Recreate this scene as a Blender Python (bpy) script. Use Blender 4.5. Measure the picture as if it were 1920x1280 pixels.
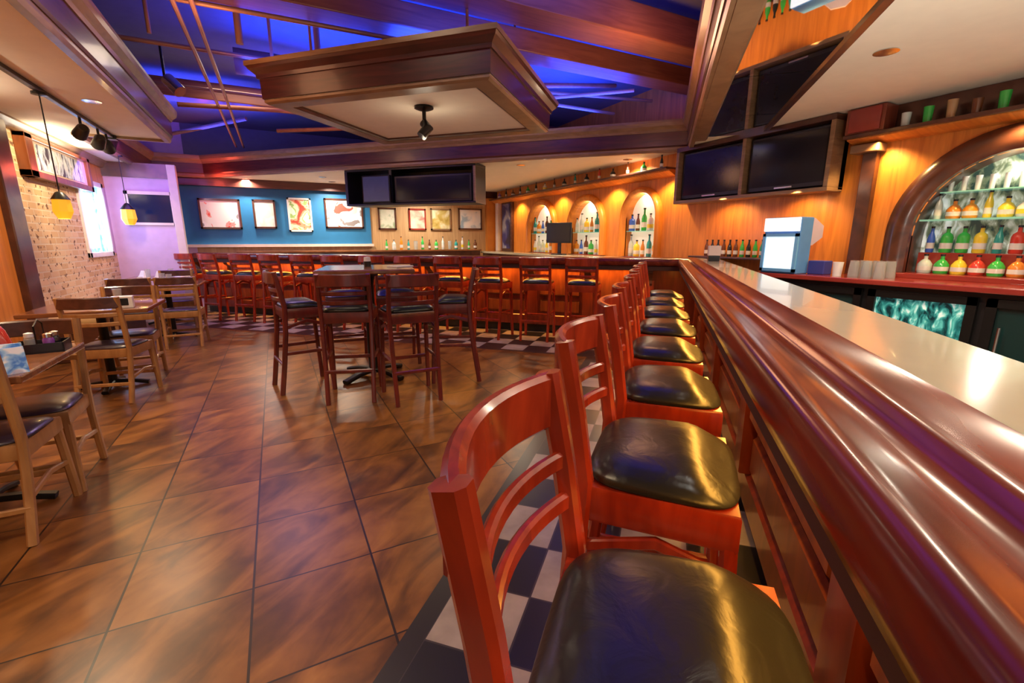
import bpy, bmesh, math, random
from mathutils import Vector, Matrix
for o in list(bpy.data.objects): bpy.data.objects.remove(o, do_unlink=True)
S = bpy.context.scene
C = S.collection
PI = math.pi
R2 = 2 ** .5
rnd = random.Random(7)

# ------------------------------------------------------------------ camera, world, exposure
cam_d = bpy.data.cameras.new('camera'); cam = bpy.data.objects.new('camera', cam_d); C.objects.link(cam)
cam_d.sensor_width = 36; cam_d.lens = 36 * 853 / 1920; cam_d.clip_start = .02
cam.location = (0, 0, 1.32)
cam.rotation_euler = (math.radians(90) - math.atan(190 / 853), 0, math.radians(-27.0))
S.camera = cam
S.view_settings.view_transform = 'Standard'; S.view_settings.look = 'None'
S.view_settings.gamma = 1; S.view_settings.use_curve_mapping = False
S.view_settings.exposure = 0.0
W = bpy.data.worlds.new('world'); S.world = W; W.use_nodes = True
W.node_tree.nodes['Background'].inputs[0].default_value = (1.0, .91, .80, 1)
W.node_tree.nodes['Background'].inputs[1].default_value = .58

def area(name, loc, size, power, col, rot=(0, 0, 0), size_y=None, spread=None):
    l = bpy.data.lights.new(name, 'AREA'); l.energy = power; l.color = col; l.size = size
    if size_y: l.shape = 'RECTANGLE'; l.size_y = size_y
    if spread: l.spread = spread
    o = bpy.data.objects.new(name, l); C.objects.link(o); o.location = loc; o.rotation_euler = rot
    return o
def point(name, loc, power, col, r=.05):
    l = bpy.data.lights.new(name, 'POINT'); l.energy = power; l.color = col; l.shadow_soft_size = r
    o = bpy.data.objects.new(name, l); C.objects.link(o); o.location = loc; return o
def spot(name, loc, power, col, tgt, ang=70, r=.04):
    l = bpy.data.lights.new(name, 'SPOT'); l.energy = power; l.color = col; l.spot_size = math.radians(ang)
    l.spot_blend = .6; l.shadow_soft_size = r
    o = bpy.data.objects.new(name, l); C.objects.link(o); o.location = loc
    o.rotation_euler = (Vector(tgt) - Vector(loc)).to_track_quat('-Z', 'Y').to_euler(); return o
def uv(u, n, z=0.):               # bar axes: u along the near bar run, n towards the bartender's side
    return Vector(((u + n) / R2, (u - n) / R2, z))
WARM = (1, .74, .46); AMBER = (1, .50, .12); BLUE = (.012, .05, 1.0); PURPLE = (.52, .20, 1.0)
ZS = 2.52                         # underside of the dropped ceiling
XR, YF, XL = 5.2, 11.2, -2.3      # right, far and left walls

# blue light washing the open void above the dropped ceiling
for p, s, e in [((-.2, 2.0, 3.0), 1.4, 30), ((.6, 5.9, 3.0), 1.4, 45), ((2.0, 2.6, 3.05), 1.2, 40), ((3.6, 5.4, 3.0), 1.2, 45), ((-.8, 8.9, 3.0), 1.4, 40), ((1.3, 7.3, 3.0), 1.0, 28), ((1.7, 4.7, 3.05), 1.0, 40)]:
    area('void_blue_light', p, s, e * 2.0, BLUE, (PI, 0, 0))
for p, e in [((3.0, 3.4, 2.75), 22), ((-.3, 4.4, 2.75), 10), ((.6, 7.4, 2.75), 8)]:
    point('void_warm_light', p, e, (1, .45, .22), .2)
# purple wash at the far left corner
area('purple_wash', (-1.75, 8.5, 2.46), .9, 17, PURPLE, (math.radians(35), 0, 0))
area('purple_spill', (-.1, 6.6, 2.9), .8, 12, (.62, .34, 1), (0, 0, 0))
# uplights: along the top of the picture on the left wall; unseen fill added in the bartender's pit brightens the ceiling
area('picture_uplight', (XL + .18, 7.6, 2.36), .12, 7, (1, .88, .66), (PI, 0, 0), 1.4)
area('wall_uplight', (XL + .18, 4.6, 2.2), .12, 9, (1, .88, .68), (PI, 0, 0), 1.8)
for u_, n_, e_ in [(.6, 1.25, 24), (2.3, 1.25, 20)]: area('pit_work_light', uv(u_, n_, .90), .35, e_, (1, .95, .86), (PI, 0, 0))
# amber strip under the bar overhang
area('bar_strip_light', uv(2.55, .285, .955), .06, 42, (1, .46, .07), (0, math.radians(38), math.radians(-45)), 6.4)
area('bar_strip_light', uv(6.225, -4.0, .955), .03, 60, (1, .36, .05), (0, math.radians(-5), math.radians(-135)), 7.6)
# wall washers under the ledges of the right wall
for y in (.35, 1.5, 2.45): spot('ledge_light', (5.03, y, 2.19), 44, (1, .62, .22), (5.2, y, 1.2), 130)
for y in (5.05, 6.3, 7.95, 9.7): spot('ledge_light', (4.98, y, 2.20), 40, (1, .62, .22), (5.2, y, 1.2), 130)
for y in (3.1, 4.0): spot('cabinet_light', (4.9, y, 1.80), 20, (1, .55, .2), (5.2, y, 1.2), 130)
point('red_neon_spill', (-.9, 10.5, 2.42), 9, (1, .10, .05), .1)
# daylight falling through the tall window on the left
area('window_daylight', (XL + .06, 8.85, 1.6), .8, 14, (.55, .75, 1), (0, PI / 2, 0), .9)

# ------------------------------------------------------------------ helpers
def tag(o, label=None, cat=None, group=None, kind=None):
    if label: o['label'] = label
    if cat: o['category'] = cat
    if group: o['group'] = group
    if kind: o['kind'] = kind
    return o
def thing(name, label, cat, loc=(0, 0, 0), rz=0., group=None):
    o = bpy.data.objects.new(name, None); C.objects.link(o); o.empty_display_size = .1
    o.location = loc; o.rotation_euler = (0, 0, rz); return tag(o, label, cat, group)
class MB:
    def __init__(s): s.b = bmesh.new()
    def box(s, c, d, rot=None, bev=0.):
        r = bmesh.ops.create_cube(s.b, size=1)
        M = Matrix.Translation(c) @ (rot.to_4x4() if rot else Matrix()) @ Matrix.Diagonal((d[0], d[1], d[2], 1))
        bmesh.ops.transform(s.b, matrix=M, verts=r['verts'])
        if bev:
            es = list({e for v in r['verts'] for e in v.link_edges})
            bmesh.ops.bevel(s.b, geom=es, offset=bev, segments=2, affect='EDGES', profile=.5)
        return s
    def b2(s, lo, hi, bev=0.):
        return s.box([(a + b) / 2 for a, b in zip(lo, hi)], [abs(b - a) for a, b in zip(lo, hi)], None, bev)
    def loops(s, rings, close=True, caps=True):
        vs = [[s.b.verts.new(p) for p in r] for r in rings]
        n = len(vs[0])
        for a, b in zip(vs, vs[1:]):
            for i in range(n if close else n - 1):
                j = (i + 1) % n
                try: s.b.faces.new((a[i], a[j], b[j], b[i]))
                except ValueError: pass
        if caps and close:
            try: s.b.faces.new(list(reversed(vs[0]))); s.b.faces.new(vs[-1])
            except ValueError: pass
        return s
    def sweep(s, pts, w, d, ref=(0, 0, 1), k=.25):
        # rounded rectangular bar w (sideways) by d (along ref-ish) along pts
        pts = [Vector(p) for p in pts]; rings = []; ref = Vector(ref)
        c = min(w, d) * k
        prof = [(-w/2+c, -d/2), (w/2-c, -d/2), (w/2, -d/2+c), (w/2, d/2-c), (w/2-c, d/2), (-w/2+c, d/2), (-w/2, d/2-c), (-w/2, -d/2+c)]
        for i, p in enumerate(pts):
            t = (pts[min(i+1, len(pts)-1)] - pts[max(i-1, 0)]).normalized()
            x = t.cross(ref).normalized(); y = x.cross(t).normalized()
            rings.append([p + x * a + y * b for a, b in prof])
        return s.loops(rings)
    def tube(s, pts, r, n=10):
        pts = [Vector(p) for p in pts]; rings = []
        for i, p in enumerate(pts):
            t = (pts[min(i+1, len(pts)-1)] - pts[max(i-1, 0)]).normalized()
            ref = Vector((0, 0, 1)) if abs(t.z) < .9 else Vector((1, 0, 0))
            x = t.cross(ref).normalized(); y = x.cross(t).normalized()
            rr = r[i] if isinstance(r, (list, tuple)) else r
            rings.append([p + (x * math.cos(q) + y * math.sin(q)) * rr for q in [2 * PI * k / n for k in range(n)]])
        return s.loops(rings)
    def lathe(s, prof, c=(0, 0, 0), n=14):
        return s.loops([[(c[0] + r * math.cos(2*PI*k/n), c[1] + r * math.sin(2*PI*k/n), c[2] + z) for k in range(n)] for r, z in prof])
    def done(s, name, mat, parent=None, smooth=False, loc=None, rot=None):
        bmesh.ops.recalc_face_normals(s.b, faces=s.b.faces)
        me = bpy.data.meshes.new(name); s.b.to_mesh(me); s.b.free()
        if smooth:
            for p in me.polygons: p.use_smooth = True
            me.set_sharp_from_angle(angle=math.radians(42))
        me.materials.append(mat)
        o = bpy.data.objects.new(name, me); C.objects.link(o)
        if parent: o.parent = parent
        if loc is not None: o.location = loc
        if rot is not None: o.rotation_euler = rot
        return o
def struct(name, mb, mat, smooth=False): return tag(mb.done(name, mat, None, smooth), kind='structure')
def copy_tree(o, parent=None):
    c = o.copy(); C.objects.link(c)
    if parent: c.parent = parent
    for ch in list(o.children): copy_tree(ch, c)
    return c
ORD = ['first', 'second', 'third', 'fourth', 'fifth', 'sixth', 'seventh', 'eighth', 'ninth', 'tenth', 'eleventh', 'twelfth', 'thirteenth', 'fourteenth', 'fifteenth', 'sixteenth']

# ------------------------------------------------------------------ materials
class NT:
    def __init__(s, name):
        s.m = bpy.data.materials.new(name); s.m.use_nodes = True; s.t = s.m.node_tree
        s.bs = s.t.nodes['Principled BSDF']
    def n(s, kind, **kw):
        nd = s.t.nodes.new(kind)
        for k, v in kw.items(): setattr(nd, k, v)
        return nd
    def put(s, sock, v):
        if hasattr(v, 'is_output') or isinstance(v, bpy.types.NodeSocket): s.t.links.new(v, sock)
        else: sock.default_value = v
    def math(s, op, a, b=0., c=None):
        nd = s.n('ShaderNodeMath', operation=op); s.put(nd.inputs[0], a); s.put(nd.inputs[1], b)
        if c is not None: s.put(nd.inputs[2], c)
        return nd.outputs[0]
    def mix(s, f, a, b):
        nd = s.n('ShaderNodeMix', data_type='RGBA'); s.put(nd.inputs[0], f)
        for i, v in ((6, a), (7, b)): s.put(nd.inputs[i], (*v, 1) if isinstance(v, tuple) and len(v) == 3 else v)
        return nd.outputs[2]
    def obj(s, scale=(1, 1, 1), rot=(0, 0, 0)):
        tc = s.n('ShaderNodeTexCoord'); mp = s.n('ShaderNodeMapping')
        mp.inputs['Scale'].default_value = scale; mp.inputs['Rotation'].default_value = rot
        # rotate first, then scale
        mp2 = s.n('ShaderNodeMapping'); mp2.inputs['Rotation'].default_value = rot
        mp.inputs['Rotation'].default_value = (0, 0, 0)
        s.t.links.new(tc.outputs['Object'], mp2.inputs[0]); s.t.links.new(mp2.outputs[0], mp.inputs[0])
        return mp.outputs[0]
    def noise(s, vec, scale=5., detail=3., dist=0.):
        nd = s.n('ShaderNodeTexNoise'); s.put(nd.inputs['Vector'], vec); nd.inputs['Scale'].default_value = scale
        nd.inputs['Detail'].default_value = detail; nd.inputs['Distortion'].default_value = dist
        return nd
    def ramp(s, fac, stops, interp='LINEAR'):
        nd = s.n('ShaderNodeValToRGB'); s.put(nd.inputs[0], fac); r = nd.color_ramp; r.interpolation = interp
        while len(r.elements) < len(stops): r.elements.new(.5)
        for e, (p, c) in zip(r.elements, stops): e.position = p; e.color = (*c, 1)
        return nd.outputs[0]
    def col(s, v): s.put(s.bs.inputs['Base Color'], (*v, 1) if isinstance(v, tuple) else v)
    def set(s, **kw):
        for k, v in kw.items(): s.put(s.bs.inputs[k.replace('_', ' ')], v)
        return s
    def bump(s, h, strength=.2, dist=.01):
        b = s.n('ShaderNodeBump'); b.inputs['Strength'].default_value = strength; b.inputs['Distance'].default_value = dist
        s.put(b.inputs['Height'], h); s.t.links.new(b.outputs[0], s.bs.inputs['Normal'])
def plain(name, c, rough=.5, metal=0., emit=0., ecol=None, coat=0., var=.12):
    t = NT(name); v = t.obj(); nz = t.noise(v, 9.)
    t.col(t.mix(nz.outputs[0], tuple(x * (1 - var) for x in c), tuple(min(1, x * (1 + var)) for x in c)))
    t.set(Roughness=rough, Metallic=metal, Coat_Weight=coat)
    if emit:
        t.bs.inputs['Emission Color'].default_value = (*(ecol or c), 1); t.bs.inputs['Emission Strength'].default_value = emit
    return t.m
def wood(name, c1, c2, rough=.3, coat=.4, grain=(3, 3, 40), rot=(0, 0, 0), scale=1.):
    # grain: higher numbers = finer across that axis
    t = NT(name); v = t.obj(grain, rot); nz = t.noise(v, scale, 4., 1.2); n2 = t.noise(t.obj(), 1.7, 2.)
    f = t.math('ADD', t.math('MULTIPLY', nz.outputs[0], .75), t.math('MULTIPLY', n2.outputs[0], .25))
    t.col(t.ramp(f, [(.32, c1), (.68, c2)])); t.set(Roughness=rough, Coat_Weight=coat, Coat_Roughness=.12)
    t.bump(nz.outputs[0], .06, .004); return t.m
def glass(name, c, rough=.05, alpha=.55, trans=.6):
    t = NT(name); t.col(c); t.set(Roughness=rough, Transmission_Weight=trans, IOR=1.3); return t.m

M = {}
M['cherry'] = wood('cherry_wood', (.19, .014, .006), (.40, .036, .010), .26, .5, (14, 14, 3))
M['cherry_dark'] = wood('dark_cherry_wood', (.075, .010, .010), (.17, .022, .016), .28, .5, (14, 14, 3))
M['rail'] = wood('polished_rail_wood', (.085, .011, .006), (.235, .036, .014), .22, .12, (9, 1.2, 9), (0, 0, PI / 4), 1.0)
M['rail'].node_tree.nodes['Principled BSDF'].inputs['Specular IOR Level'].default_value = .32
M['panel'] = wood('bar_panel_wood', (.13, .030, .010), (.30, .085, .022), .32, .4, (9, 9, 1.2), (0, 0, PI / 4), 1.5)
M['panel_red'] = wood('bar_stile_wood', (.12, .018, .008), (.27, .045, .016), .3, .5, (9, 9, 1.2), (0, 0, PI / 4), 1.5)
M['dark_wood'] = wood('dark_stained_wood', (.045, .016, .011), (.12, .040, .022), .3, .45, (5, 5, 5))
M['beam'] = wood('ceiling_beam_wood', (.045, .011, .009), (.12, .028, .018), .36, .25, (2, 2, 22), (0, 0, PI / 4))
M['isl'] = wood('maroon_panel_wood', (.035, .009, .010), (.095, .020, .018), .38, .2, (2, 2, 22), (0, 0, PI / 4))
M['trim'] = wood('tan_moulding', (.20, .11, .055), (.34, .20, .10), .42, .12, (4, 4, 20), (0, 0, PI / 4))
M['wall_wood'] = wood('orange_wall_panelling', (.52, .155, .020), (.82, .30, .045), .42, .2, (1.5, 16, 1.2))
M['honey'] = wood('honey_wood', (.27, .125, .042), (.45, .235, .085), .35, .35, (14, 14, 3))
M['table'] = wood('table_wood', (.16, .055, .02), (.30, .12, .045), .22, .5, (4, 20, 4))
M['crest_dark'] = wood('dark_crest_wood', (.05, .018, .016), (.11, .04, .03), .28, .5, (14, 3, 14))
M['vinyl'] = plain('black_vinyl', (.014, .014, .014), .30, coat=.25)
t = NT('black_seat_vinyl'); v = t.obj(); nz = t.noise(v, 14., 5., .6); t.col((.013, .014, .013)); t.set(Roughness=.30, Specular_IOR_Level=.52)
t.bump(nz.outputs[0], .22, .012); M['vinyl'] = t.m
M['cream'] = plain('cream_countertop', (.50, .42, .29), .16, coat=.3, var=.06)
M['ceil'] = plain('tan_ceiling_paint', (.88, .79, .64), .7, var=.05)
M['ceil_grey'] = plain('taupe_ceiling_paint', (.50, .45, .37), .7, var=.05)
M['void'] = plain('dark_blue_void_paint', (.16, .16, .20), .8)
M['joist'] = wood('painted_joist', (.20, .055, .030), (.34, .105, .05), .5, .1, (2, 20, 20))
M['pipe'] = plain('copper_painted_conduit', (.42, .20, .13), .35, .3)
M['duct'] = plain('painted_duct', (.24, .085, .06), .45, .2)
M['black'] = plain('black_plastic', (.012, .012, .014), .35)
M['matte'] = plain('matte_dark_wood', (.050, .016, .009), .7)
M['screen'] = plain('dark_glass_screen', (.012, .014, .022), .12)
M['black_metal'] = plain('black_metal', (.02, .02, .02), .35, .6)
M['chrome'] = plain('brushed_steel', (.62, .62, .64), .22, 1.)
M['mirror'] = plain('ceiling_mirror', (.86, .88, .88), .02, 1., var=.0)
M['white'] = plain('white_plastic', (.80, .79, .76), .4)
M['white_paint'] = plain('pinkish_white_paint', (.74, .60, .52), .5)
M['lavender'] = plain('lavender_wall_paint', (.60, .42, .62), .6)
M['blue_wall'] = plain('blue_wall_paint', (.018, .16, .36), .5)
M['beige_wall'] = wood('beige_wall_boards', (.46, .27, .12), (.62, .40, .2), .5, .1, (14, 14, 1))
M['red_wood'] = wood('red_counter_wood', (.22, .022, .018), (.38, .05, .035), .2, .6, (3, 1, 3))
M['upholstery'] = plain('tan_bench_vinyl', (.62, .42, .18), .4)
M['navy_seat'] = plain('dark_seat_vinyl', (.035, .022, .035), .32, coat=.2)
M['window_dark'] = plain('dark_night_glass', (.006, .014, .05), .1)
M['lamp_glass'] = plain('amber_lamp_glass', (.8, .42, .04), .3, emit=.8, ecol=(1, .42, .02))
M['lens'] = plain('lamp_lens', (1, .9, .75), .4, emit=14., ecol=(1, .82, .58))
M['led'] = plain('amber_led_strip', (1, .5, .1), .4, emit=5., ecol=(1, .40, .05))
t = NT('arch_back_mirror'); nz = t.noise(t.obj((1, 6, 3)), 2.2, 4., .6)  # shelf reflections put into the colour and glow of the arch back
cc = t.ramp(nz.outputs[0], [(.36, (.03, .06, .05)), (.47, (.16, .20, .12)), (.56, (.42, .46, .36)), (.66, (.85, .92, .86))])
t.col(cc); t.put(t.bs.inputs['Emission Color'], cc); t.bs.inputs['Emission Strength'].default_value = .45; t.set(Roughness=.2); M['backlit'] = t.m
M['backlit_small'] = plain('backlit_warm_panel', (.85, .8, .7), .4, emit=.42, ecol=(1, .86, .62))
M['shelf_glass'] = plain('green_edged_glass', (.20, .50, .42), .1, emit=.12, ecol=(.3, .9, .75))
M['glassware'] = glass('clear_glassware', (.85, .88, .86), .06, trans=.75)
M['linen'] = plain('white_napkin', (.78, .76, .74), .7)
# floor
t = NT('floor_tiles'); tc = t.n('ShaderNodeTexCoord'); sp = t.n('ShaderNodeSeparateXYZ'); t.t.links.new(tc.outputs['Object'], sp.inputs[0])
x, y = sp.outputs[0], sp.outputs[1]
def grid(a, off, size):
    q = t.math('DIVIDE', t.math('SUBTRACT', a, off), size); return q, t.math('FLOOR', q), t.math('FRACT', q)
qx, ix, fx = grid(x, -.206, .4435); qy, iy, fy = grid(y, 1.345, .462)
def edge(f, w): return t.math('LESS_THAN', t.math('MINIMUM', f, t.math('SUBTRACT', 1., f)), w)
gr = t.math('MAXIMUM', edge(fx, .0095), edge(fy, .0075))
cb = t.n('ShaderNodeCombineXYZ'); t.put(cb.inputs[0], ix); t.put(cb.inputs[1], iy)
wn = t.n('ShaderNodeTexWhiteNoise'); t.put(wn.inputs['Vector'], cb.outputs[0])
off = t.n('ShaderNodeVectorMath', operation='MULTIPLY_ADD'); t.put(off.inputs[0], wn.outputs['Color']); off.inputs[1].default_value = (7, 7, 7); t.put(off.inputs[2], tc.outputs['Object'])
mp = t.n('ShaderNodeMapping'); mp.inputs['Rotation'].default_value = (0, 0, -.75); t.put(mp.inputs[0], off.outputs[0])
mp2 = t.n('ShaderNodeMapping'); mp2.inputs['Scale'].default_value = (1.6, 4.2, 1); t.put(mp2.inputs[0], mp.outputs[0])
n1 = t.noise(mp2.outputs[0], 1.5, 5., .8); n2 = t.noise(off.outputs[0], 14., 4.)
f = t.math('ADD', t.math('ADD', t.math('MULTIPLY', n1.outputs[0], .80), t.math('MULTIPLY', n2.outputs[0], .14)), t.math('MULTIPLY', wn.outputs['Value'], .06))
tile = t.ramp(f, [(.30, (.040, .017, .007)), (.44, (.125, .048, .012)), (.56, (.225, .088, .019)), (.72, (.33, .140, .032))])
tile = t.mix(gr, tile, (.02, .012, .008))
u_ = t.math('DIVIDE', t.math('ADD', x, y), R2); n_ = t.math('DIVIDE', t.math('SUBTRACT', x, y), R2)
qu, iu, fu = grid(u_, 1.13, .29); qn, inn, fn = grid(n_, -.68, .29)
ck = t.math('ABSOLUTE', t.math('MODULO', t.math('ADD', iu, inn), 2.))
ckm = t.math('GREATER_THAN', ck, .5)
g2 = t.math('MAXIMUM', edge(fu, .012), edge(fn, .012))
n3 = t.noise(tc.outputs['Object'], 6., 5.)
wht = t.ramp(n3.outputs[0], [(.3, (.30, .25, .19)), (.7, (.52, .46, .36))])
chk = t.mix(ckm, wht, (.020, .018, .020)); chk = t.mix(g2, chk, (.06, .05, .045))
inn_m = t.math('MAXIMUM', t.math('GREATER_THAN', n_, -.68), t.math('GREATER_THAN', u_, 5.20))
bor = t.math('MAXIMUM', t.math('GREATER_THAN', n_, -.755), t.math('GREATER_THAN', u_, 5.125))
colr = t.mix(bor, tile, (.030, .026, .024)); colr = t.mix(inn_m, colr, chk)
t.col(colr); t.set(Roughness=.30); M['floor'] = t.m
# brick
t = NT('cream_brick'); v = t.obj((1, 1, 1), (0, PI / 2, PI / 2)); tc = t.n('ShaderNodeTexCoord'); sp = t.n('ShaderNodeSeparateXYZ'); t.t.links.new(tc.outputs['Object'], sp.inputs[0])
cb = t.n('ShaderNodeCombineXYZ'); t.put(cb.inputs[0], sp.outputs[1]); t.put(cb.inputs[1], sp.outputs[2])
bk = t.n('ShaderNodeTexBrick'); t.put(bk.inputs['Vector'], cb.outputs[0]); bk.inputs['Scale'].default_value = 1.
bk.inputs['Brick Width'].default_value = .21; bk.inputs['Row Height'].default_value = .075; bk.inputs['Mortar Size'].default_value = .008
bk.inputs['Color1'].default_value = (.84, .62, .36, 1); bk.inputs['Color2'].default_value = (.66, .42, .20, 1); bk.inputs['Mortar'].default_value = (.80, .66, .44, 1)
nz = t.noise(cb.outputs[0], 15., 2.)
t.col(t.mix(t.math('GREATER_THAN', nz.outputs[0], .63), bk.outputs[0], (.20, .10, .05))); t.set(Roughness=.85); t.bump(bk.outputs['Fac'], .5, -.01); M['brick'] = t.m
def art(name, stops, scale=4., seed=0., stretch=(1, 1, 1)):
    t = NT(name); tc = t.n('ShaderNodeTexCoord'); mp = t.n('ShaderNodeMapping'); mp.inputs['Location'].default_value = (seed, seed * 1.7, seed * .6); mp.inputs['Scale'].default_value = stretch
    t.t.links.new(tc.outputs['Object'], mp.inputs[0]); nz = t.noise(mp.outputs[0], scale, 3., .6)
    t.col(t.ramp(nz.outputs[0], stops, 'CONSTANT' if len(stops) > 4 else 'LINEAR')); t.set(Roughness=.35); return t.m

# ------------------------------------------------------------------ setting
struct('floor', MB().b2((-6, -3, -.1), (8, 13, 0)), M['floor'])
struct('ceiling', MB().b2((-6, -3, 3.5), (8, 13, 3.6)), M['void'])
# dropped ceiling: ring around the open void
def poly_slab(outer, holes, z0, z1):
    b = bmesh.new(); es = []
    for lp in [outer] + holes:
        vs = [b.verts.new((p[0], p[1], z0)) for p in lp]
        es += [b.edges.new((vs[i], vs[(i + 1) % len(vs)])) for i in range(len(vs))]
    r = bmesh.ops.triangle_fill(b, edges=es, use_beauty=True)
    fs = [f for f in r['geom'] if isinstance(f, bmesh.types.BMFace)]
    ex = bmesh.ops.extrude_face_region(b, geom=fs)
    bmesh.ops.translate(b, verts=[v for v in ex['geom'] if isinstance(v, bmesh.types.BMVert)], vec=(0, 0, z1 - z0))
    m = MB(); m.b.free(); m.b = b; return m
UB, NB = 6.95, .24
cA = uv(UB, NB); cB = uv(-1.0, NB)
void_loop = [(-1.03, -1.2), (-1.03, 7.3), (-1.9, 7.3), (-1.9, 10.9), (UB * R2 - 10.9, 10.9), (cA.x, cA.y), (cB.x, cB.y)]
cs = poly_slab([(-2.3, -3), (-2.3, 11.2), (5.2, 11.2), (5.2, -3)], [void_loop], ZS, ZS + .12)
o = struct('ceiling', cs, M['ceil'])
# moulding around the void: list of (offset into void, z) profile, swept round the loop
def ring_sweep(loop, prof, closed=True):
    n = len(loop); P = [Vector((p[0], p[1])) for p in loop]
    A = sum(P[i].x * P[(i+1) % n].y - P[(i+1) % n].x * P[i].y for i in range(n)); sgn = 1 if A > 0 else -1
    rings = []
    for i in range(n):
        d0 = (P[i] - P[i-1]).normalized(); d1 = (P[(i+1) % n] - P[i]).normalized()
        n0 = Vector((-d0.y, d0.x)) * sgn; n1 = Vector((-d1.y, d1.x)) * sgn
        b = (n0 + n1); b = b / b.dot(n0) if b.length > 1e-6 else n0
        rings.append([(P[i].x + b.x * a, P[i].y + b.y * a, z) for a, z in prof])
    if closed: rings.append(rings[0])
    return MB().loops(rings, True, not closed)
struct('trim_1', ring_sweep(void_loop, [(-.05, ZS - .03), (.0, ZS - .03), (.012, ZS), (.012, ZS + .03), (-.05, ZS + .03)]), M['trim'])
struct('trim_2', ring_sweep(void_loop, [(-.03, ZS + .03), (.02, ZS + .03), (.03, ZS + .05), (.03, ZS + .22), (-.03, ZS + .22)]), M['beam'])
struct('trim_3', ring_sweep(void_loop, [(-.03, ZS + .22), (.04, ZS + .22), (.05, ZS + .25), (.09, ZS + .29), (.10, ZS + .33), (.10, ZS + .36), (-.03, ZS + .36)]), M['trim'])
# mirror set into the ceiling over the near bar, with its trims
struct('trim_4', MB().loops([[uv(a, .27, ZS - .035), uv(a, .40, ZS - .035), uv(a, .42, ZS - .015), uv(a, .42, ZS), uv(a, .27, ZS)] for a in (-.9, 6.3)]), M['trim'])
struct('trim_5', MB().loops([[uv(a, .97, ZS - .03), uv(a, 1.02, ZS - .03), uv(a, 1.02, ZS), uv(a, .97, ZS)] for a in (-.9, 6.05)]), M['dark_wood'])
mir = thing('ceiling_mirror', 'long mirror strip set in the ceiling above the right-hand bar', 'mirror', uv(0, 0, 0))
seams = [-.9, .5, 1.7, 2.9, 4.1, 5.3, 6.2]
for a, b in zip(seams, seams[1:]):
    MB().loops([[uv(q, .42, ZS - .012), uv(q, .97, ZS - .012), uv(q, .97, ZS - .002), uv(q, .42, ZS - .002)] for q in (a + .004, b - .004)]).done('mirror_pane', M['mirror'], mir)
# walls
def wall_yz(x, outer, holes, mat, name, thick=.02):
    m = poly_slab([(p[0], p[1]) for p in outer], [[(p[0], p[1]) for p in h] for h in holes], 0, thick)
    # map (y,z) polygon: local x->world y, local y->world z, local z->world +x
    bmesh.ops.transform(m.b, matrix=Matrix(((0, 0, 1, x), (1, 0, 0, 0), (0, 1, 0, 0), (0, 0, 0, 1))), verts=m.b.verts)
    return struct(name, m, mat)
def arch_pts(yc, r, zs, zb, n=20):
    return [(yc + r, zb)] + [(yc + r * math.cos(PI * k / n), zs + r * math.sin(PI * k / n)) for k in range(n + 1)] + [(yc - r, zb)]
ARCH = [(1.5, .65, .84, 1.36, 1.03, .22), (5.70, .36, .45, 1.68, 1.06, .13), (7.15, .47, .59, 1.55, 1.06, .13), (8.75, .50, .62, 1.55, 1.06, .13)]
wall_yz(XR, [(-3, 0), (11.3, 0), (11.3, 3.5), (-3, 3.5)], [arch_pts(a[0], a[1], a[3], a[4]) for a in ARCH], M['wall_wood'], 'wall_right')
for i, (yc, ri, ro, zs, zb, dp) in enumerate(ARCH):
    inn = arch_pts(yc, ri, zs, zb, 28); out = arch_pts(yc, ro, zs, zb, 28); rings = []
    for (a, b), (c, d) in zip(inn, out):
        mid = ((a + c) / 2, (b + d) / 2)
        rings.append([(XR + dp, a, b), (XR - .05, a, b), (XR - .085, a * .8 + c * .2, b * .8 + d * .2), (XR - .10, mid[0], mid[1]), (XR - .085, a * .2 + c * .8, b * .2 + d * .8), (XR - .05, c, d), (XR + .01, c, d), (XR + .01, a * .9 + c * .1, b * .9 + d * .1)])
    struct('trim_%d' % (6 + i), MB().loops(rings), M['dark_wood'] if i == 0 else M['wall_wood'], True)
    pan = MB(); f = [pan.b.verts.new((XR + dp, a, b)) for a, b in inn]; pan.b.faces.new(f)
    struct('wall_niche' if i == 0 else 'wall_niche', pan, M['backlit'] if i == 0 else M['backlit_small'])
    nd = MB().b2((XR - .01, yc - ri, zb - .02), (XR + dp, yc + ri, zb)); struct('trim_%d' % (10 + i), nd, M['red_wood'])
struct('wall_back', MB().b2((-1.4, YF, 0), (5.3, YF + .1, 2.6)), M['beige_wall'])
struct('wall_back', MB().b2((-1.4, YF, 2.6), (5.3, YF + .1, 3.5)), M['void'])
struct('wall_back', MB().b2((-1.62, YF - .03, 1.235), (2.02, YF, 2.36)), M['blue_wall'])
struct('trim_14', MB().b2((-1.62, YF - .10, 1.18), (2.05, YF, 1.235)), M['white_paint'])
struct('trim_15', MB().b2((-1.62, YF - .16, 2.36), (5.2, YF, 2.52)), M['beam'])
struct('trim_16', MB().b2((4.93, YF - .14, 0), (5.19, YF - .0, 2.36)), M['wall_wood'])
struct('wall_back', MB().b2((XL, 9.6, 0), (-1.40, 9.7, 2.52)), M['lavender'])
struct('trim_17', MB().b2((-1.46, 9.54, 0), (-1.34, 9.66, 2.52), .008), M['white_paint'])
struct('trim_18', MB().b2((XL, 9.56, 2.30), (-1.35, 9.6, 2.52)), M['dark_wood'])
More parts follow.
